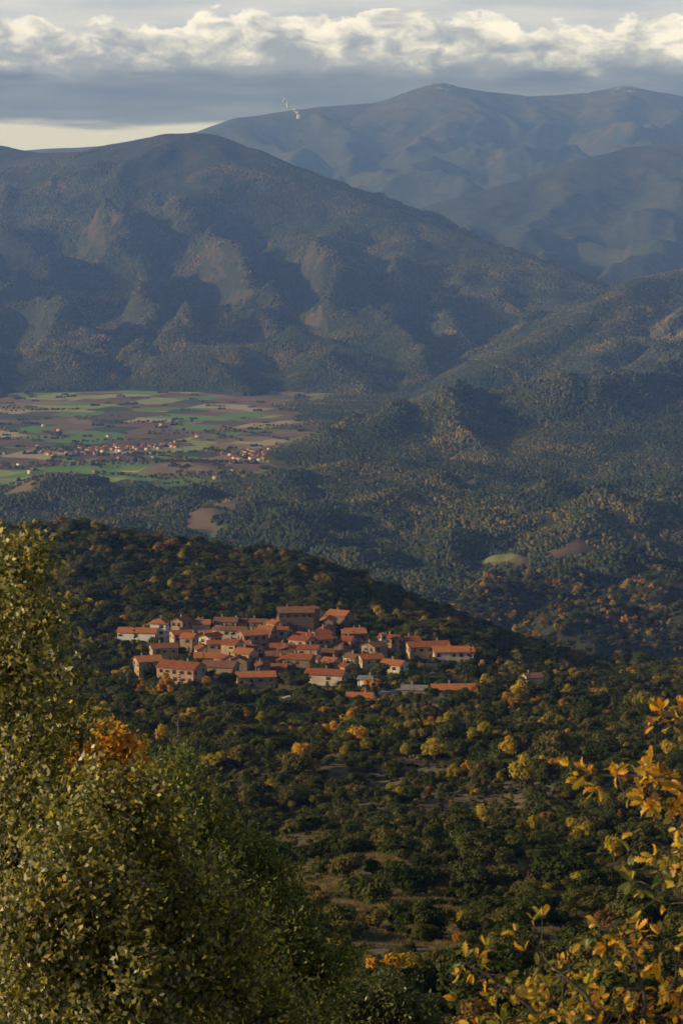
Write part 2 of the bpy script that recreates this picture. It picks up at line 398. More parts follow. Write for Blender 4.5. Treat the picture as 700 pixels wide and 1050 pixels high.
MC=foliage('distant_forest_foliage',[(0,(.016,.026,.011)),(.35,(.036,.048,.018)),(.55,(.07,.074,.027)),(.7,(.15,.112,.038)),(.84,(.27,.16,.045)),(1,(.38,.2,.05))],.08,island=True,locnoise=.0035)
CC=bpy.data.collections.new('forest_variants')
for i in range(8): 
    CC.objects.link(bpy.data.objects.new('clump_%02d'%i,clump('clump',200+i,MC)))
def scatter(name,Pn,idx,rot,scl,coll):
    n=len(Pn); me=bpy.data.meshes.new(name); me.vertices.add(n); me.vertices.foreach_set('co',np.asarray(Pn,dtype=np.float32).ravel())
    a=me.attributes.new('idx','INT','POINT'); a.data.foreach_set('value',np.asarray(idx,dtype=np.int32))
    a=me.attributes.new('rot','FLOAT_VECTOR','POINT'); a.data.foreach_set('vector',np.asarray(rot,dtype=np.float32).ravel())
    a=me.attributes.new('scl','FLOAT_VECTOR','POINT'); a.data.foreach_set('vector',np.asarray(scl,dtype=np.float32).ravel())
    me.update(); o=add(name,me)
    ng=bpy.data.node_groups.new(name+'_gn','GeometryNodeTree')
    ng.interface.new_socket('Geometry',in_out='INPUT',socket_type='NodeSocketGeometry'); ng.interface.new_socket('Geometry',in_out='OUTPUT',socket_type='NodeSocketGeometry')
    N=ng.nodes; gi=N.new('NodeGroupInput'); go=N.new('NodeGroupOutput'); ip=N.new('GeometryNodeInstanceOnPoints'); ci=N.new('GeometryNodeCollectionInfo')
    ci.inputs['Collection'].default_value=coll; ci.inputs['Separate Children'].default_value=True; ci.inputs['Reset Children'].default_value=True
    def na(nm,dt):
        q=N.new('GeometryNodeInputNamedAttribute'); q.data_type=dt; q.inputs['Name'].default_value=nm
        return [s for s in q.outputs if s.enabled and s.name=='Attribute'][0]
    e=N.new('FunctionNodeEulerToRotation'); L=ng.links
    L.new(na('rot','FLOAT_VECTOR'),e.inputs[0]); L.new(e.outputs[0],ip.inputs['Rotation'])
    L.new(na('scl','FLOAT_VECTOR'),ip.inputs['Scale']); L.new(na('idx','INT'),ip.inputs['Instance Index'])
    ip.inputs['Pick Instance'].default_value=True
    L.new(gi.outputs[0],ip.inputs['Points']); L.new(ci.outputs[0],ip.inputs['Instance']); L.new(ip.outputs[0],go.inputs[0])
    md=o.modifiers.new('instances','NODES'); md.node_group=ng; return o
tick('variants')
# ---------------------------------------------------------------- village
def hit(px,py,lo=850,hi=1290):
    dd=np.linspace(lo,hi,400); xs=(px-350)/F/(math.cos(A)+(525-py)/F*math.sin(A))*dd
    z=nearH(xs,dd); _,yy=proj(xs,dd,z); i=np.argmax(yy<=py)
    if yy[i]>py: i=len(dd)-1
    return float(xs[i]),float(dd[i]),float(z[i])
def wallmat(name,c,var=.25):
    m,t=mat(name); tc=t.new('ShaderNodeNewGeometry').outputs['Position']
    n=t.noise(tc,.5,5,.7); n2=t.noise(tc,4,4,.7)
    lo=tuple(x*(1-var) for x in c); hi=tuple(min(x*(1+var),.85) for x in c)
    col=t.mix(t.sm(n2,.4,.7,0,.35),t.ramp(n,[(.35,lo),(.65,hi)]),tuple(x*.55 for x in c)); finish(t,col,.9,n2,.05,.5); return m
WM=[wallmat('stone_wall',(.30,.21,.14)),wallmat('ochre_render',(.43,.31,.19)),wallmat('cream_render',(.56,.46,.34)),wallmat('pink_render',(.40,.26,.18)),wallmat('dark_stone_wall',(.19,.13,.09)),wallmat('white_render',(.70,.66,.59),.1)]
def roofmat(name,a,b):
    m,t=mat(name); tc=t.new('ShaderNodeTexCoord').outputs['Object']
    n=t.noise(tc,.6,4,.7); n2=t.noise(tc,3,4,.8)
    w=t.new('ShaderNodeTexWave'); w.inputs['Scale'].default_value=1.4; w.inputs['Distortion'].default_value=.2; t.l.new(tc,w.inputs['Vector'])
    col=t.mix(t.sm(n2,.45,.7,0,.7),t.ramp(n,[(.35,a),(.65,b)]),(.14,.075,.045)); col=t.mix(t.math('MULTIPLY',w.outputs[1],.3),col,(.09,.045,.025))
    finish(t,col,.85,w.outputs[1],.08,.8); return m
RM=[roofmat('terracotta_roof',(.28,.075,.028),(.44,.13,.045)),roofmat('orange_tile_roof',(.44,.14,.045),(.58,.21,.07)),roofmat('weathered_tile_roof',(.18,.085,.05),(.31,.14,.07)),roofmat('grey_roof',(.2,.19,.18),(.3,.28,.26))]
def plain(name,c,r=.6):
    m,t=mat(name); tc=t.new('ShaderNodeNewGeometry').outputs['Position']; n=t.noise(tc,2,3,.6)
    finish(t,t.mix(n,tuple(x*.8 for x in c),tuple(x*1.2 for x in c)),r,spec=.4); return m
GL=plain('window_glass',(.02,.022,.025),.15); SH=plain('shutter_paint',(.12,.06,.035)); DR=plain('door_wood',(.07,.04,.025)); STN=plain('chimney_stone',(.25,.18,.13),.9)
def boxV(cx,cy,cz,sx,sy,sz):
    V=np.array([(cx+a*sx/2,cy+b*sy/2,cz+c*sz/2) for a in(-1,1) for b in(-1,1) for c in(-1,1)])
    Q=np.array([(0,1,3,2),(4,6,7,5),(0,4,5,1),(2,3,7,6),(0,2,6,4),(1,5,7,3)]); return V,Q
houses=[]
def house(name,x,y,z,w,dp,h,rot,wm,rm,pitch=.38,hip=False,nfl=None,chim=True,flat=False):
    e=bpy.data.objects.new(name,None); e.empty_display_size=2; scene.collection.objects.link(e); e.location=(x,y,z); e.rotation_euler=(0,0,rot)
    houses.append((x,y,max(w,dp)*.5))
    fd=-4.0; a=Acc(); X,Y=w/2,dp/2; rise=pitch*Y
    V=[(-X,-Y,fd),(X,-Y,fd),(X,Y,fd),(-X,Y,fd),(-X,-Y,h),(X,-Y,h),(X,Y,h),(-X,Y,h),(-X,0,h+rise),(X,0,h+rise)]
    if hip: V[8]=(-X+.01,0,h);V[9]=(X-.01,0,h)
    me=bpy.data.meshes.new('walls'); me.from_pydata(V,[],[(0,1,5,4),(2,3,7,6),(1,2,6,9,5),(3,0,4,8,7)]+([(4,5,6,7)] if flat else [])); me.materials.append(wm); add('walls',me,e)
    o=.5; th=.22
    if not flat:
        zz=h-pitch*o+.03; rg=h+rise+.03
        if hip:
            q=max(0,X-Y)
            T=[(-X-o,-Y-o,zz),(X+o,-Y-o,zz),(X+o,Y+o,zz),(-X-o,Y+o,zz),(-q,0,rg),(q,0,rg)]
            Vr=T+[(p[0],p[1],p[2]+th) for p in T]
            Fr=[(6,7,11,10),(8,9,10,11),(7,8,11),(9,6,10),(0,1,7,6),(1,2,8,7),(2,3,9,8),(3,0,6,9),(3,2,1,0)]
        else:
            T=[(-X-o,-Y-o,zz),(X+o,-Y-o,zz),(X+o,0,rg),(-X-o,0,rg),(X+o,Y+o,zz),(-X-o,Y+o,zz)]
            Vr=T+[(p[0],p[1],p[2]+th) for p in T]
            Fr=[(6,7,8,9),(9,8,10,11),(0,3,2,1),(3,5,4,2),(0,1,7,6),(4,5,11,10),(1,2,8,7),(2,4,10,8),(3,0,6,9),(5,3,9,11)]
        me=bpy.data.meshes.new('roof'); me.from_pydata(Vr,[],Fr); me.materials.append(rm); add('roof',me,e)
    g=Acc(); s=Acc()
    nfl=nfl or max(1,int(h/2.8))
    for f in range(nfl):
        zc=h-1.35-f*2.8
        for side in range(4):
            Ln=w if side%2==0 else dp; n=max(1,int(Ln/3.1))
            for i in range(n):
                if random.random()<.25: continue
                u=(-Ln/2)+(i+.5+random.uniform(-.15,.15))*Ln/n; ww=random.choice([.7,.9,1.1]); hh=random.choice([.9,1.3,1.6])
                if side==0: g.add(*boxV(u,-Y-.01,zc,ww,.06,hh),0); [s.add(*boxV(u+k*(ww/2+.22),-Y-.03,zc,.38,.09,hh),0) for k in(-1,1)]
                elif side==2: g.add(*boxV(u,Y+.01,zc,ww,.06,hh),0)
                elif side==1: g.add(*boxV(X+.01,u,zc,.06,ww,hh),0); [s.add(*boxV(X+.03,u+k*(ww/2+.22),zc,.09,.38,hh),0) for k in(-1,1)]
                else: g.add(*boxV(-X-.01,u,zc,.06,ww,hh),0); [s.add(*boxV(-X-.03,u+k*(ww/2+.22),zc,.09,.38,hh),0) for k in(-1,1)]
    if g.V: add('windows',g.mesh('windows',[GL]),e)
    if s.V: add('shutters',s.mesh('shutters',[SH]),e)
    a=Acc(); a.add(*boxV(random.uniform(-.2,.2)*w,-Y-.02,.9,1.1,.12,2.2),0); add('door',a.mesh('door',[DR]),e)
    if chim and not flat:
        a=Acc(); cx=random.uniform(-.35,.35)*w; a.add(*boxV(cx,Y*.3,h+rise*.7+.6,.7,.7,1.8),0); a.add(*boxV(cx,Y*.3,h+rise*.7+1.55,.95,.95,.12),0); add('chimney',a.mesh('chimney',[STN]),e)
    return e
def H(px,py,w,dp,h,rot,wi,ri,name='village_house',**k):
    x,y,z=hit(px,py); return house(name,x,y,z,w,dp,h,math.radians(rot),WM[wi],RM[ri],**k)
H(142,660,17,8,5.6,-8,5,1,'white_house'); H(164,658,7,8,8.8,-8,5,1,'white_house',hip=True)
H(152,696,10,9,7.6,20,3,1,'stone_house'); H(186,699,16,10,6.0,-25,3,0,'stone_house'); H(168,677,11,8,5.5,15,1,2)
H(303,648,16,10,9.5,5,4,2,'village_church',nfl=1); 
x,y,z=hit(322,650); house('church_tower',x,y,z,4.6,4.6,12,.1,WM[4],RM[2],hip=True,nfl=1,chim=False)
x,y,z=hit(393,670); house('stone_tower',x,y,z,2.6,2.6,8.5,.2,WM[2],RM[0],hip=True,nfl=2,chim=False)
H(464,680,17,9,5.6,4,2,1,'long_stone_house'); H(438,674,18,9,5.2,12,1,0,'long_stone_house'); H(418,669,9,9,5.2,20,3,0)
H(404,695,9,8,5.8,-28,2,1); H(380,688,9,8,5.6,12,1,0); H(334,702,15,8,4.6,-14,2,0); H(262,703,15,8,4.0,8,1,1); H(226,695,13,9,5,-15,0,2)
H(369,727,9,6,3.0,-8,1,1,'small_house'); H(470,724,19,7,3.2,2,0,1,'barn'); H(545,706,7,7,4.8,20,2,2,'small_house'); H(425,715,9,6,3.2,-10,0,3,'small_house'); H(376,706,6,5,4.0,-20,5,3,'small_house')
rr=random.Random(21)
rows=[(646,[(205,262),(335,364)],13),(653,[(184,290),(330,382)],12),(661,[(186,388)],12),(669,[(190,402)],13),(677,[(205,385)],14),(685,[(212,372)],15),(693,[(240,310),(350,366)],17)]
for py,ex,st in rows:
    for a,b in ex:
        px=a+rr.uniform(0,5)
        while px<b:
            w=rr.uniform(4.5,11.5); hx0,hy0,_=hit(px,py)
            ok=all(math.hypot(hx0-q[0],hy0-q[1])>(q[2]+w*.28) for q in houses)
            if ok: H(px,py+rr.uniform(-3,3),w,rr.uniform(5,8.5),rr.uniform(3.0,7.2),rr.choice([-40,-20,-10,0,15,35,65,90])+rr.uniform(-12,12),rr.choice([0,0,1,1,2,2,3,4]),rr.choice([0,0,0,1,1,2,2]),pitch=rr.uniform(.3,.46))
            px+=rr.uniform(st*.75,st*1.7)
tick('village')
# ---------------------------------------------------------------- road and walls
def ribbon(name,pts,width,m,lift=.12,h=0):
    W=[]
    for a,b in zip(pts[:-1],pts[1:]):
        for i in range(8): W.append((a[0]+(b[0]-a[0])*i/8,a[1]+(b[1]-a[1])*i/8))
    W.append(pts[-1]); W=np.array(W); T=np.gradient(W,axis=0); T/=np.linalg.norm(T,axis=1,keepdims=True); Nn=np.stack([-T[:,1],T[:,0]],1)
    A_=W+Nn*width/2; B_=W-Nn*width/2; zc=nearH(W[:,0],W[:,1])
    zc=np.convolve(np.pad(zc,3,'edge'),np.ones(7)/7,'valid')+lift
    n=len(W)
    V=np.concatenate([np.c_[A_,zc+h],np.c_[B_,zc+h],np.c_[A_,zc-2.0],np.c_[B_,zc-2.0]])
    i=np.arange(n-1); Q=np.concatenate([np.stack([i,i+1,n+i+1,n+i],1),np.stack([i,2*n+i,2*n+i+1,i+1],1),np.stack([n+i,n+i+1,3*n+i+1,3*n+i],1)])
    return add(name,mk_mesh(name,V,Q,[m]))
ROADM=wallmat('pale_asphalt',(.27,.25,.23),.15)
road_pts=[hit(*p)[:2] for p in [(215,742),(255,732),(290,721),(322,713),(352,716),(385,715),(430,709),(470,705),(520,714),(600,723),(720,731)]]
ribbon('road',road_pts,6,ROADM,1.2)
for a in ([(235,740),(262,735),(300,727),(330,720)],[(430,702),(460,700),(490,696)],[(400,684),(440,684),(480,686)],[(560,712),(600,714),(640,712)]):
    ribbon('stone_terrace_wall',[hit(*p)[:2] for p in a],.6,WM[1],.3,1.3)
# ---------------------------------------------------------------- scatter near vegetation
hx=np.array([h[0] for h in houses]); hy=np.array([h[1] for h in houses]); hr=np.array([h[2] for h in houses])
rp=np.array([((a[0]+(b[0]-a[0])*k/10),(a[1]+(b[1]-a[1])*k/10)) for a,b in zip(road_pts[:-1],road_pts[1:]) for k in range(10)])
front=np.array([q for q in houses if proj(q[0],q[1],nearH(np.array([q[0]]),np.array([q[1]]))[0])[1]>690])
CLEAR=[(320,905,310,17,32),(400,925,280,13,22),(440,960,235,9,15),(620,945,245,8,12),(370,870,400,12,14),(520,985,205,7,10),(250,860,410,10,12),(400,1010,190,8,12),(480,900,320,8,11),(600,870,360,8,10),(285,726,905,36,18),(450,850,440,13,10),(560,790,590,17,12)]
pts=[];idx=[];rot=[];scl=[]
def pick(r,kind,n): k=kinds[kind]; return np.array(k)[r.integers(0,len(k),n)]
def place(n,d0,d1,seed,mix,base,dens,clr=.80):
    r=np.random.default_rng(seed); y=np.sqrt(r.uniform(d0*d0,d1*d1,n)); x=r.uniform(-.19,.19,n)*y; z=gG(x,y)
    keep=np.ones(n,bool); md=np.full(n,99.)
    if d0<1200:
        near=(y>830)&(y<1200)
        if near.any():
            xn,yn=x[near,None],y[near,None]
            md[near]=(np.hypot(xn-hx,yn-hy)-hr).min(1); keep&=md>1.0
            rd=np.full(n,99.); rd[near]=np.hypot(xn-rp[:,0],(yn-rp[:,1]+9)*.42).min(1); keep&=~((rd<5.2)&(r.uniform(size=n)<.93))
            fd=np.zeros(n,bool); fd[near]=((np.abs(xn-front[:,0])<front[:,2])&(yn<front[:,1])&(yn>front[:,1]-24)).any(1); keep&=~(fd&(r.uniform(size=n)<.85))
        me=meadow(x,y,z); keep&=~((me>.25)&(r.uniform(size=n)<.95))
        cl=0*x
        for q in CLEAR: cl=np.maximum(cl,blob(x,y,*q))
        keep&=~((cl>.3)&(r.uniform(size=n)<clr))
        iv=(y>955)&(y<1085)&(x>-85)&(x<60); keep&=~(iv&(r.uniform(size=n)<.35))
    keep&=r.uniform(size=n)<dens(x,y)
    x,y,z,md=x[keep],y[keep],z[keep],md[keep]; n=len(x)
    u=r.uniform(size=n); au=np.clip(fbm(x/60,y/90,3,5)*.9+.4,0,1)
    ks=list(mix.items()); tot=sum(v for _,v in ks); cum=0; lab=pick(r,ks[0][0],n)
    for k,v in ks:
        w=v/tot
        s=(u>=cum)&(u<cum+w); 
        if k in('orange','yellow','rust'): s&=(r.uniform(size=n)<au*1.5)
        lab[s]=pick(r,k,n)[s]; cum+=w
    S=base*r.lognormal(0,.32,n); S=np.where(md<6,S*.7,S)
    pts.append(np.stack([x,y,z-.25*S],1)); idx.append(lab); rot.append(np.stack([r.normal(0,.06,n),r.normal(0,.06,n),r.uniform(0,6.28,n)],1))
    scl.append(np.stack([S*r.uniform(.85,1.2,n),S*r.uniform(.85,1.2,n),S*r.uniform(.8,1.15,n)],1))
dn=lambda x,y: np.clip(.60+fbm(x/38,y/60,3,41)*1.4,.14,1)
place(7800,130,560,101,dict(oak=.44,bush=.34,olive=.17,yellow=.03,orange=.02,rust=.015),.62,dn)
place(13500,560,960,102,dict(oak=.55,bush=.16,olive=.15,yellow=.06,orange=.045,cypress=.03,rust=.03),.80,lambda x,y:dn(x,y)+.12)
place(5000,955,1090,103,dict(oak=.42,bush=.1,olive=.2,yellow=.11,orange=.07,cypress=.11),.82,lambda x,y:.75+0*x)
place(15000,130,960,105,dict(bush=.70,olive=.26,rust=.04),.36,lambda x,y:.75+0*x,.3)
place(20000,130,480,107,dict(tuft=1),1.0,lambda x,y:.4+0*x+fbm(x/20,y/20,2,48),0)
scatter('scrub_vegetation',np.concatenate(pts),np.concatenate(idx),np.concatenate(rot),np.concatenate(scl),SC)
pts=[];idx=[];rot=[];scl=[]
place(16500,1085,1420,104,dict(oak=.7,olive=.18,orange=.025,rust=.06,yellow=.025),.92,lambda x,y:.9+0*x)
place(34000,1600,2700,106,dict(oak=.40,olive=.26,orange=.11,rust=.18,yellow=.12),1.1,lambda x,y:np.clip(.85+fbm(x/120,y/150,3,77)*.6,.25,1))
scatter('hill_forest',np.concatenate(pts),np.concatenate(idx),np.concatenate(rot),np.concatenate(scl),SC)
tick('scatter')
def canopy(name,n,d0,d1,t0,t1,seed,excl=None,fn=fastH,sc=1.0):
    r=np.random.default_rng(seed); d=np.sqrt(r.uniform(d0*d0,d1*d1,n)); x=r.uniform(t0,t1,n)*d
    z=fn(x,d); e=12.0; gx=(fn(x+e,d)-fn(x-e,d))/(2*e); gy=(fn(x,d+e)-fn(x,d-e))/(2*e)
    k=np.abs(gx)+np.abs(gy)<1.8
    if excl is not None: k&=~excl(x,d,z,r)
    x,d,z,gx,gy=x[k],d[k],z[k],gx[k],gy[k]; n=len(x)
    S=sc*r.uniform(.75,1.2,n)
    return scatter(name,np.stack([x,d,z-.8],1),r.integers(0,8,n),np.stack([np.arctan(gy),-np.arctan(gx),0*x],1),np.stack([S,S,S],1),CC)
def ex1(x,d,z,r): 
    g=gG(x,d); f=field(x,d,g); on=z>g+6
    return (~on)&((f>.35)&(r.uniform(size=len(x))<.985))|(~on)&(fbm(x/90,d/130,3,44)>.62)
canopy('valley_forest',22000,2600,5200,-.17,.17,301,ex1,sc=.95)
canopy('mountain_forest',50000,5000,9200,-.17,.17,302,ex1,sc=1.1)
canopy('high_mountain_forest',34000,9000,12000,-.17,.17,303,lambda x,d,z,r:(z>330+fbm(x/500,d/500,3,35)*250),sc=1.15)
r=np.random.default_rng(55); Lp=[]
for i in range(60):
    px=r.uniform(-20,330); py=r.uniform(415,515); d=VAL/float(zang(py)); x=(px-350)/F*d; an=math.radians(20+(90 if r.uniform()<.3 else 0)+180)+r.normal()*.05; L_=r.uniform(80,300)
    for s in np.arange(0,L_,9): Lp.append((x+math.cos(an)*s,d+math.sin(an)*s))
Lp=np.array(Lp)+r.normal(size=(len(Lp),2))*2; zz=gG(Lp[:,0],Lp[:,1]); n=len(Lp); lab=np.where(r.uniform(size=n)<.55,pick(r,'oak',n),np.where(r.uniform(size=n)<.5,pick(r,'rust',n),pick(r,'yellow',n))); S=r.uniform(1.0,2.0,n)
scatter('hedgerow_trees',np.c_[Lp,zz],lab,np.c_[0*S,0*S,r.uniform(0,6,n)],np.c_[S,S,S],SC)
# distant town
a=Acc(); b=Acc(); r=np.random.default_rng(5)
for i in range(430):
    if i<310: px=r.normal(297,24); py=r.normal(468,2.6)
    elif i<395: px=r.normal(125,30); py=462+(px-110)*-.06+r.normal(0,1.4)
    else: px=r.uniform(0,340); py=r.uniform(430,500)
    d=VAL/float(zang(py)); x=(px-350)/F*d; z=float(gG(np.array([x]),np.array([d]))[0])
    w,dp,h=r.uniform(6,14),r.uniform(6,9),r.uniform(4,7.0); an=r.uniform(0,3.14)
    V,Q=boxV(0,0,h/2-1,w,dp,h+2); R_=np.array([[math.cos(an),-math.sin(an)],[math.sin(an),math.cos(an)]]); V[:,:2]=V[:,:2]@R_.T; a.add(V+[x,d,z],Q,r.choice([0,0,1,1,2,3]))
    X,Y=w/2+.6,dp/2+.6; V=np.array([(-X,-Y,h),(X,-Y,h),(X,0,h+2.0),(-X,0,h+2.0),(X,Y,h),(-X,Y,h)],float); V[:,:2]=V[:,:2]@R_.T
    b.add(V+[x,d,z+.05],[(0,1,2,3),(3,2,4,5)],0)
e=bpy.data.objects.new('distant_town',None); scene.collection.objects.link(e)
add('buildings',a.mesh('buildings',[WM[2],WM[1],WM[0],WM[5]]),e); add('roofs',b.mesh('roofs',[RM[0]]),e)
# distant smoke plume rising from the far ridge
m,t=mat('smoke'); finish(t,(.5,.52,.56),1.0); a=Acc(); r=np.random.default_rng(3)
for i in range(44):
    u=i/43; c=np.array(P(305-12*u+4*math.sin(u*6)+r.normal()*.9,122-22*u+r.normal()*.8,18800)); R=r.uniform(9,17)*(1-.65*u)
    k=10; V=[];Q=[]
    for l in range(7):
        for j in range(k):
            th=math.pi*(l+.5)/7; ph=2*math.pi*j/k; q=R*r.uniform(.8,1.2); V.append(c+q*np.array([math.sin(th)*math.cos(ph),math.sin(th)*math.sin(ph),math.cos(th)*.8]))
    for l in range(6):
        for j in range(k): Q.append((l*k+j,(l+1)*k+j,(l+1)*k+(j+1)%k,l*k+(j+1)%k))
    a.add(np.array(V),np.array(Q),0)
add('smoke_plume',a.mesh('smoke_plume',[m],True))
# ---------------------------------------------------------------- near trees
def near_tree(name,base,blobs,nleaf,leafL,leafW,mat_,seed,twigr=.2,per=26):
    r=np.random.default_rng(seed); a=Acc(); B=[(np.array(P(px,py,d)),rp_/F*d) for px,py,d,rp_ in blobs]
    base=np.array(base,float); cen=np.mean([b[0] for b in B],0)
    fork=np.array([cen[0]*.5+base[0]*.5,cen[1]*.5+base[1]*.5,min(b[0][2] for b in B)-.3])
    tr=[base,base*.5+fork*.5+np.array([.12,.1,0]),fork]; a.add(*tube(tr,[.2,.15,.12],9),0)
    tot=sum(b[1]**2 for b in B); leaves=[];nr=[]
    for c,R in B:
        mid=fork*.5+c*.5+r.normal(size=3)*.15; a.add(*tube([fork,mid,c,c+np.array([0,0,R*.6])],[.05,.03,.016,.006],6),0)
        nt=int(nleaf*(R*R/tot)/per)
        D=r.normal(size=(nt,3)); D/=np.linalg.norm(D,axis=1,keepdims=True)
        rad=R*np.clip(r.uniform(.2,1.0,nt)**.55+r.normal(size=nt)*.18,.1,1.7)
        T=c+D*rad[:,None]*np.array([1,1,1.05])
        for j in range(nt):
            di=D[j]+np.array([0,0,.55])+r.normal(size=3)*.35; di/=np.linalg.norm(di)
            s=T[j]-di*twigr; 
            if j%3==0: a.add(*tube([c+D[j]*rad[j]*.3,s,T[j]+di*twigr*.8],[.008,.005,.003],3),0)
            u=r.uniform(-1,1.0,per); w=(1-u*.55)*.34
            leaves.append(T[j]+di*twigr*u[:,None]+r.normal(size=(per,3))*(twigr*w)[:,None]); nr.append(r.normal(size=(per,3))*.8+np.array([-.5,-.35,.5])+D[j]*.6)
    C=np.concatenate(leaves); N=np.concatenate(nr); s=r.uniform(.7,1.3,len(C))
    a.add(*diamonds(C,N,leafL*s,leafW*s,r),1)
    return add(name,a.mesh(name,[BARK,mat_]))
LM1=foliage('holm_oak_leaves',[(0,(.045,.052,.014)),(.45,(.11,.105,.022)),(.8,(.26,.21,.035)),(1,(.55,.41,.06))],.45,island=True,gloss=.04)
LM2=foliage('juniper_leaves',[(0,(.035,.05,.014)),(.6,(.09,.115,.022)),(1,(.28,.26,.04))],.4,island=True,gloss=.02)
LM3=foliage('dark_oak_leaves',[(0,(.03,.042,.012)),(.7,(.07,.08,.022)),(1,(.16,.14,.035))],.35,island=True,gloss=.03)
def gz(x,y): return float(nearH(np.array([x]),np.array([float(y)]))[0])
def nb(px,d): x=(px-350)/F*d; return (x,d,gz(x,d)-.3)
near_tree('holm_oak_tree',nb(-40,20),[(18,580,20,34),(38,565,20,17),(-20,600,20.5,60),(45,632,20,26),(15,680,20,50),(62,690,19.8,24),(-40,700,20.5,70),(20,760,20,60),(86,745,19.8,22),(40,820,19.5,62),(0,870,20,80),(90,900,19.5,65),(0,980,20,90)],36000,.056,.031,LM1,1,.17,20)
near_tree('holm_oak_tree',nb(120,18),[(110,825,18,42),(150,815,18,25),(160,865,18,46),(80,890,17.5,65),(190,925,18,56),(235,955,18,35),(110,990,17.5,90),(220,1010,18,66),(40,960,17.5,70),(280,1040,18,45),(60,1050,17.5,80)],33000,.053,.029,LM1,2,.17,20)
near_tree('juniper_tree',nb(230,24),[(180,800,24,26),(200,840,24,38),(172,865,24,36),(235,880,24,40),(278,895,24,24),(255,930,24,50),(303,955,24,34),(262,1000,24,50),(328,1000,24,32),(345,985,24,18),(300,1045,24,50)],34000,.06,.02,LM2,3,.2)
near_tree('oak_shrub',nb(400,26),[(395,1030,26,28),(424,1045,26,20),(360,1038,26,30),(340,1070,26,40),(450,1080,26,22),(400,1085,26,45)],16000,.06,.03,LM3,4)
def leafmat(name,stops,tr=.5): return foliage(name,stops,tr,island=True,gloss=.03)
LO=leafmat('autumn_oak_leaves',[(0,(.16,.14,.02)),(.2,(.42,.26,.025)),(.45,(.62,.33,.02)),(.75,(.65,.26,.015)),(.9,(.36,.15,.02)),(1,(.2,.09,.03))])
LG=leafmat('turning_oak_leaves',[(0,(.08,.10,.018)),(.3,(.19,.17,.028)),(.55,(.5,.32,.03)),(1,(.6,.28,.02))])
near_tree('autumn_maple_tree',nb(112,48),[(100,768,48,22),(125,775,48,20),(112,790,48,26),(138,800,48,18),(85,790,48,20)],9000,.11,.08,LO,6,.3,20)
def oak_leaf():
    o=[(0,0),(.10,.05),(.16,.20),(.10,.26),(.24,.38),(.13,.46),(.27,.60),(.14,.68),(.20,.82),(.08,.88),(0,1.0)]
    V=[];Q=[]
    for x,y in o: V+= [(x,y,abs(x)*.35),(0,y,0),(-x,y,abs(x)*.35)]
    for k in range(10):
        Q.append((3*k+1,3*k,3*k+3,3*k+4)); Q.append((3*k+2,3*k+1,3*k+4,3*k+5))
    V=np.array(V,float); V[:,2]-=.25*(V[:,1]-.4)**2
    return V,np.array(Q)
OL=oak_leaf()
def oak(name,base,d,fork,branches,seed,mats_,L=.075):
    r=np.random.default_rng(seed); a=Acc(); base=np.array(base); fk=np.array(P(*fork,d))
    a.add(*tube([base,base*.5+fk*.5+[.1,.05,0],fk],[.16,.12,.08],8),0)
    for path,nl,which,sp in branches:
        W=[fk]+[np.array(P(px,py,d+dz)) for px,py,dz in path]
        n=len(W); a.add(*tube(W,list(np.linspace(.016,.003,n)),6),0)
        seg=W[1:] 
        for j in range(nl):
            u=r.uniform(0,len(seg)-1); i=min(int(u),len(seg)-2); f=u-i; p=seg[i]*(1-f)+seg[i+1]*f
            tp=p+r.normal(size=3)*np.array([sp,sp*1.1,sp*.8])
            if np.linalg.norm(tp-p)>sp*.3: a.add(*tube([p,(p+tp)/2+r.normal(size=3)*.01,tp],[.004,.003,.0015],4),0)
            for q in range(r.integers(3,7)):
                yd=(tp-p)/(np.linalg.norm(tp-p)+1e-6)+r.normal(size=3)*.75; yd/=np.linalg.norm(yd)
                zd=r.normal(size=3)+np.array([-.3,-.4,.5]); xd=np.cross(yd,zd); xd/=np.linalg.norm(xd); zd=np.cross(xd,yd)
                s=L*r.uniform(.6,1.25); V=OL[0]*s; V=V[:,:1]*xd+V[:,1:2]*yd+V[:,2:3]*zd*r.uniform(.2,2.2); a.add(V+tp+yd*.01,OL[1],which)
    return add(name,a.mesh(name,[BARK]+mats_))
oak('autumn_oak_tree',nb(860,11),11,(820,1000),[
 ([(760,840,0),(700,800,-.2),(650,795,-.2),(590,795,-.1)],26,1,.05),
 ([(770,800,.2),(720,760,0),(690,735,0),(680,730,0)],12,1,.05),
 ([(760,880,.2),(710,830,0),(670,815,0),(640,800,0)],30,1,.06),
 ([(780,900,.2),(720,880,.3),(690,870,.2),(660,860,.2)],30,2,.09),
 ([(780,950,.2),(720,930,.3),(690,920,.2),(660,905,.2)],22,2,.09)],11,[LO,LG],.062)
oak('autumn_oak_tree',nb(640,10),10,(640,1180),[
 ([(640,1090,0),(600,1020,-.1),(560,985,0),(545,955,0)],30,2,.07),
 ([(600,1100,0),(540,1030,0),(500,1000,0),(470,985,0)],32,2,.07),
 ([(660,1090,0),(660,1020,0),(650,985,0),(640,965,.1)],34,1,.07),
 ([(700,1090,0),(700,1020,0),(690,970,0)],40,1,.08),
 ([(600,1110,0),(590,1060,0),(560,1030,0)],54,2,.10),
 ([(680,1110,0),(670,1060,0),(640,1030,0)],58,1,.10),
 ([(520,1110,0),(510,1070,0),(490,1045,0)],36,2,.09)],12,[LO,LG],.05)
PW=plain('pole_wood',(.2,.17,.14),.9)
for px,py in((131,712),(426,745),(183,770)):
    x,y,z=hit(px,py,600,1290); a=Acc(); a.add(*tube([(0,0,-.5),(0,0,4),(0,0,8)],[.16,.14,.11],8),0); a.add(*boxV(0,0,7.4,1.8,.12,.12),0); a.add(*boxV(0,0,6.8,1.3,.12,.12),0)
    add('utility_pole',a.mesh('utility_pole',[PW]),loc=(x,y,z))
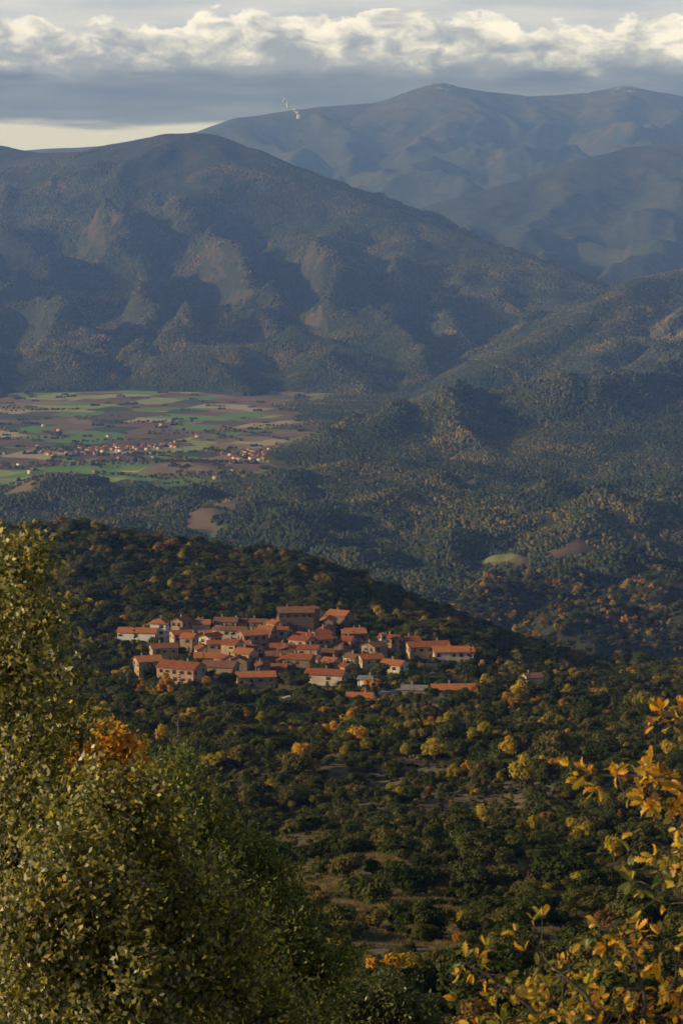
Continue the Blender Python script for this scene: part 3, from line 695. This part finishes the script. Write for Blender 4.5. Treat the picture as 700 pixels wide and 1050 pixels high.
# ---------------------------------------------------------------- haze
m,t=mat('haze_volume'); vs=t.new('ShaderNodeVolumeScatter'); vs.inputs['Color'].default_value=(.24,.43,1,1); vs.inputs['Density'].default_value=4.7e-5; vs.inputs['Anisotropy'].default_value=.0
o_=t.new('ShaderNodeOutputMaterial'); t.l.new(vs.outputs[0],o_.inputs['Volume'])
V,Q=boxV(0,12500,350,24000,28000,2100)
add('haze',mk_mesh('haze',V,Q,[m]))
# ---------------------------------------------------------------- light
SE=math.radians(18.5); AZ=math.radians(-101)
sd=Vector((math.sin(AZ)*math.cos(SE),math.cos(AZ)*math.cos(SE),math.sin(SE)))
l=bpy.data.lights.new('sun','SUN'); l.energy=5.0; l.angle=math.radians(.5); l.color=(1,.84,.60)
s=bpy.data.objects.new('sun',l); scene.collection.objects.link(s); s.rotation_euler=sd.to_track_quat('Z','Y').to_euler()
w=bpy.data.worlds.new('World'); scene.world=w; w.use_nodes=True; w.node_tree.nodes.clear(); t=NT(w.node_tree)
sky=t.new('ShaderNodeTexSky'); sky.sky_type='NISHITA'; sky.sun_disc=False; sky.sun_elevation=SE; sky.sun_rotation=AZ
b1=t.new('ShaderNodeBackground'); b1.inputs[1].default_value=.062; t.l.new(sky.outputs[0],b1.inputs[0])
g=t.new('ShaderNodeTexCoord').outputs['Generated']; sx=t.new('ShaderNodeSeparateXYZ'); t.l.new(g,sx.inputs[0]); e=sx.outputs[2]
nA=t.noise(t.scale(g,(1,1,1.7)),40,9,.58,.2); nB=t.noise(t.scale(g,(1,1,2.5)),11,3,.5); nC=t.noise(t.scale(g,(1,1,2)),60,7,.6,.3); nS=t.noise(t.scale(g,(1,1,9)),14,5,.55); nD=t.noise(t.scale(g,(1,1,3)),30,6,.6)
ec=t.math('SUBTRACT',e,t.math('MULTIPLY',t.math('SUBTRACT',nB,.5),.016))
et=t.math('SUBTRACT',ec,t.math('MULTIPLY',t.math('SUBTRACT',nA,.5),.040))
eb=t.math('SUBTRACT',e,t.math('MULTIPLY',t.math('SUBTRACT',nD,.5),.016))
topm=t.sm(et,.0895,.0925)
sh=t.math('ADD',t.math('MULTIPLY',nC,1.0),t.math('MULTIPLY',t.math('SUBTRACT',et,.07),17))
bright=t.mix(t.sm(sh,.48,.95),(.32,.36,.46),(1.12,1.10,1.12))
upper=t.mix(t.sm(nS,.35,.65),(.50,.56,.70),(.68,.71,.80))
slate=t.mix(t.sm(nS,.35,.65),(.115,.14,.215),(.185,.22,.31))
c=t.mix(t.sm(eb,.0645,.0735),slate,bright)
c=t.mix(topm,c,upper)
el=t.math('ADD',e,t.math('MULTIPLY',t.math('SUBTRACT',nS,.5),.014))
c=t.mix(t.sm(el,.047,.051),(.72,.74,.82),c)
b2=t.new('ShaderNodeBackground'); t.l.new(c,b2.inputs[0]); b2.inputs[1].default_value=1.0
ms=t.new('ShaderNodeMixShader'); t.put(ms.inputs[0],t.sm(e,.115,.2)); t.l.new(b2.outputs[0],ms.inputs[1]); t.l.new(b1.outputs[0],ms.inputs[2])
wo=t.new('ShaderNodeOutputWorld'); t.l.new(ms.outputs[0],wo.inputs[0])
# ---------------------------------------------------------------- camera
c=bpy.data.cameras.new('camera'); c.lens=36*F/1050; c.sensor_fit='VERTICAL'; c.sensor_height=36; c.sensor_width=24; c.clip_start=.5; c.clip_end=80000
c.dof.use_dof=True; c.dof.focus_distance=600; c.dof.aperture_fstop=14
co=bpy.data.objects.new('camera',c); scene.collection.objects.link(co); co.location=(0,0,0); co.rotation_euler=(math.pi/2-A,0,0); scene.camera=co
scene.view_settings.view_transform='Standard'; scene.view_settings.look='None'; scene.view_settings.exposure=0
tick('done')
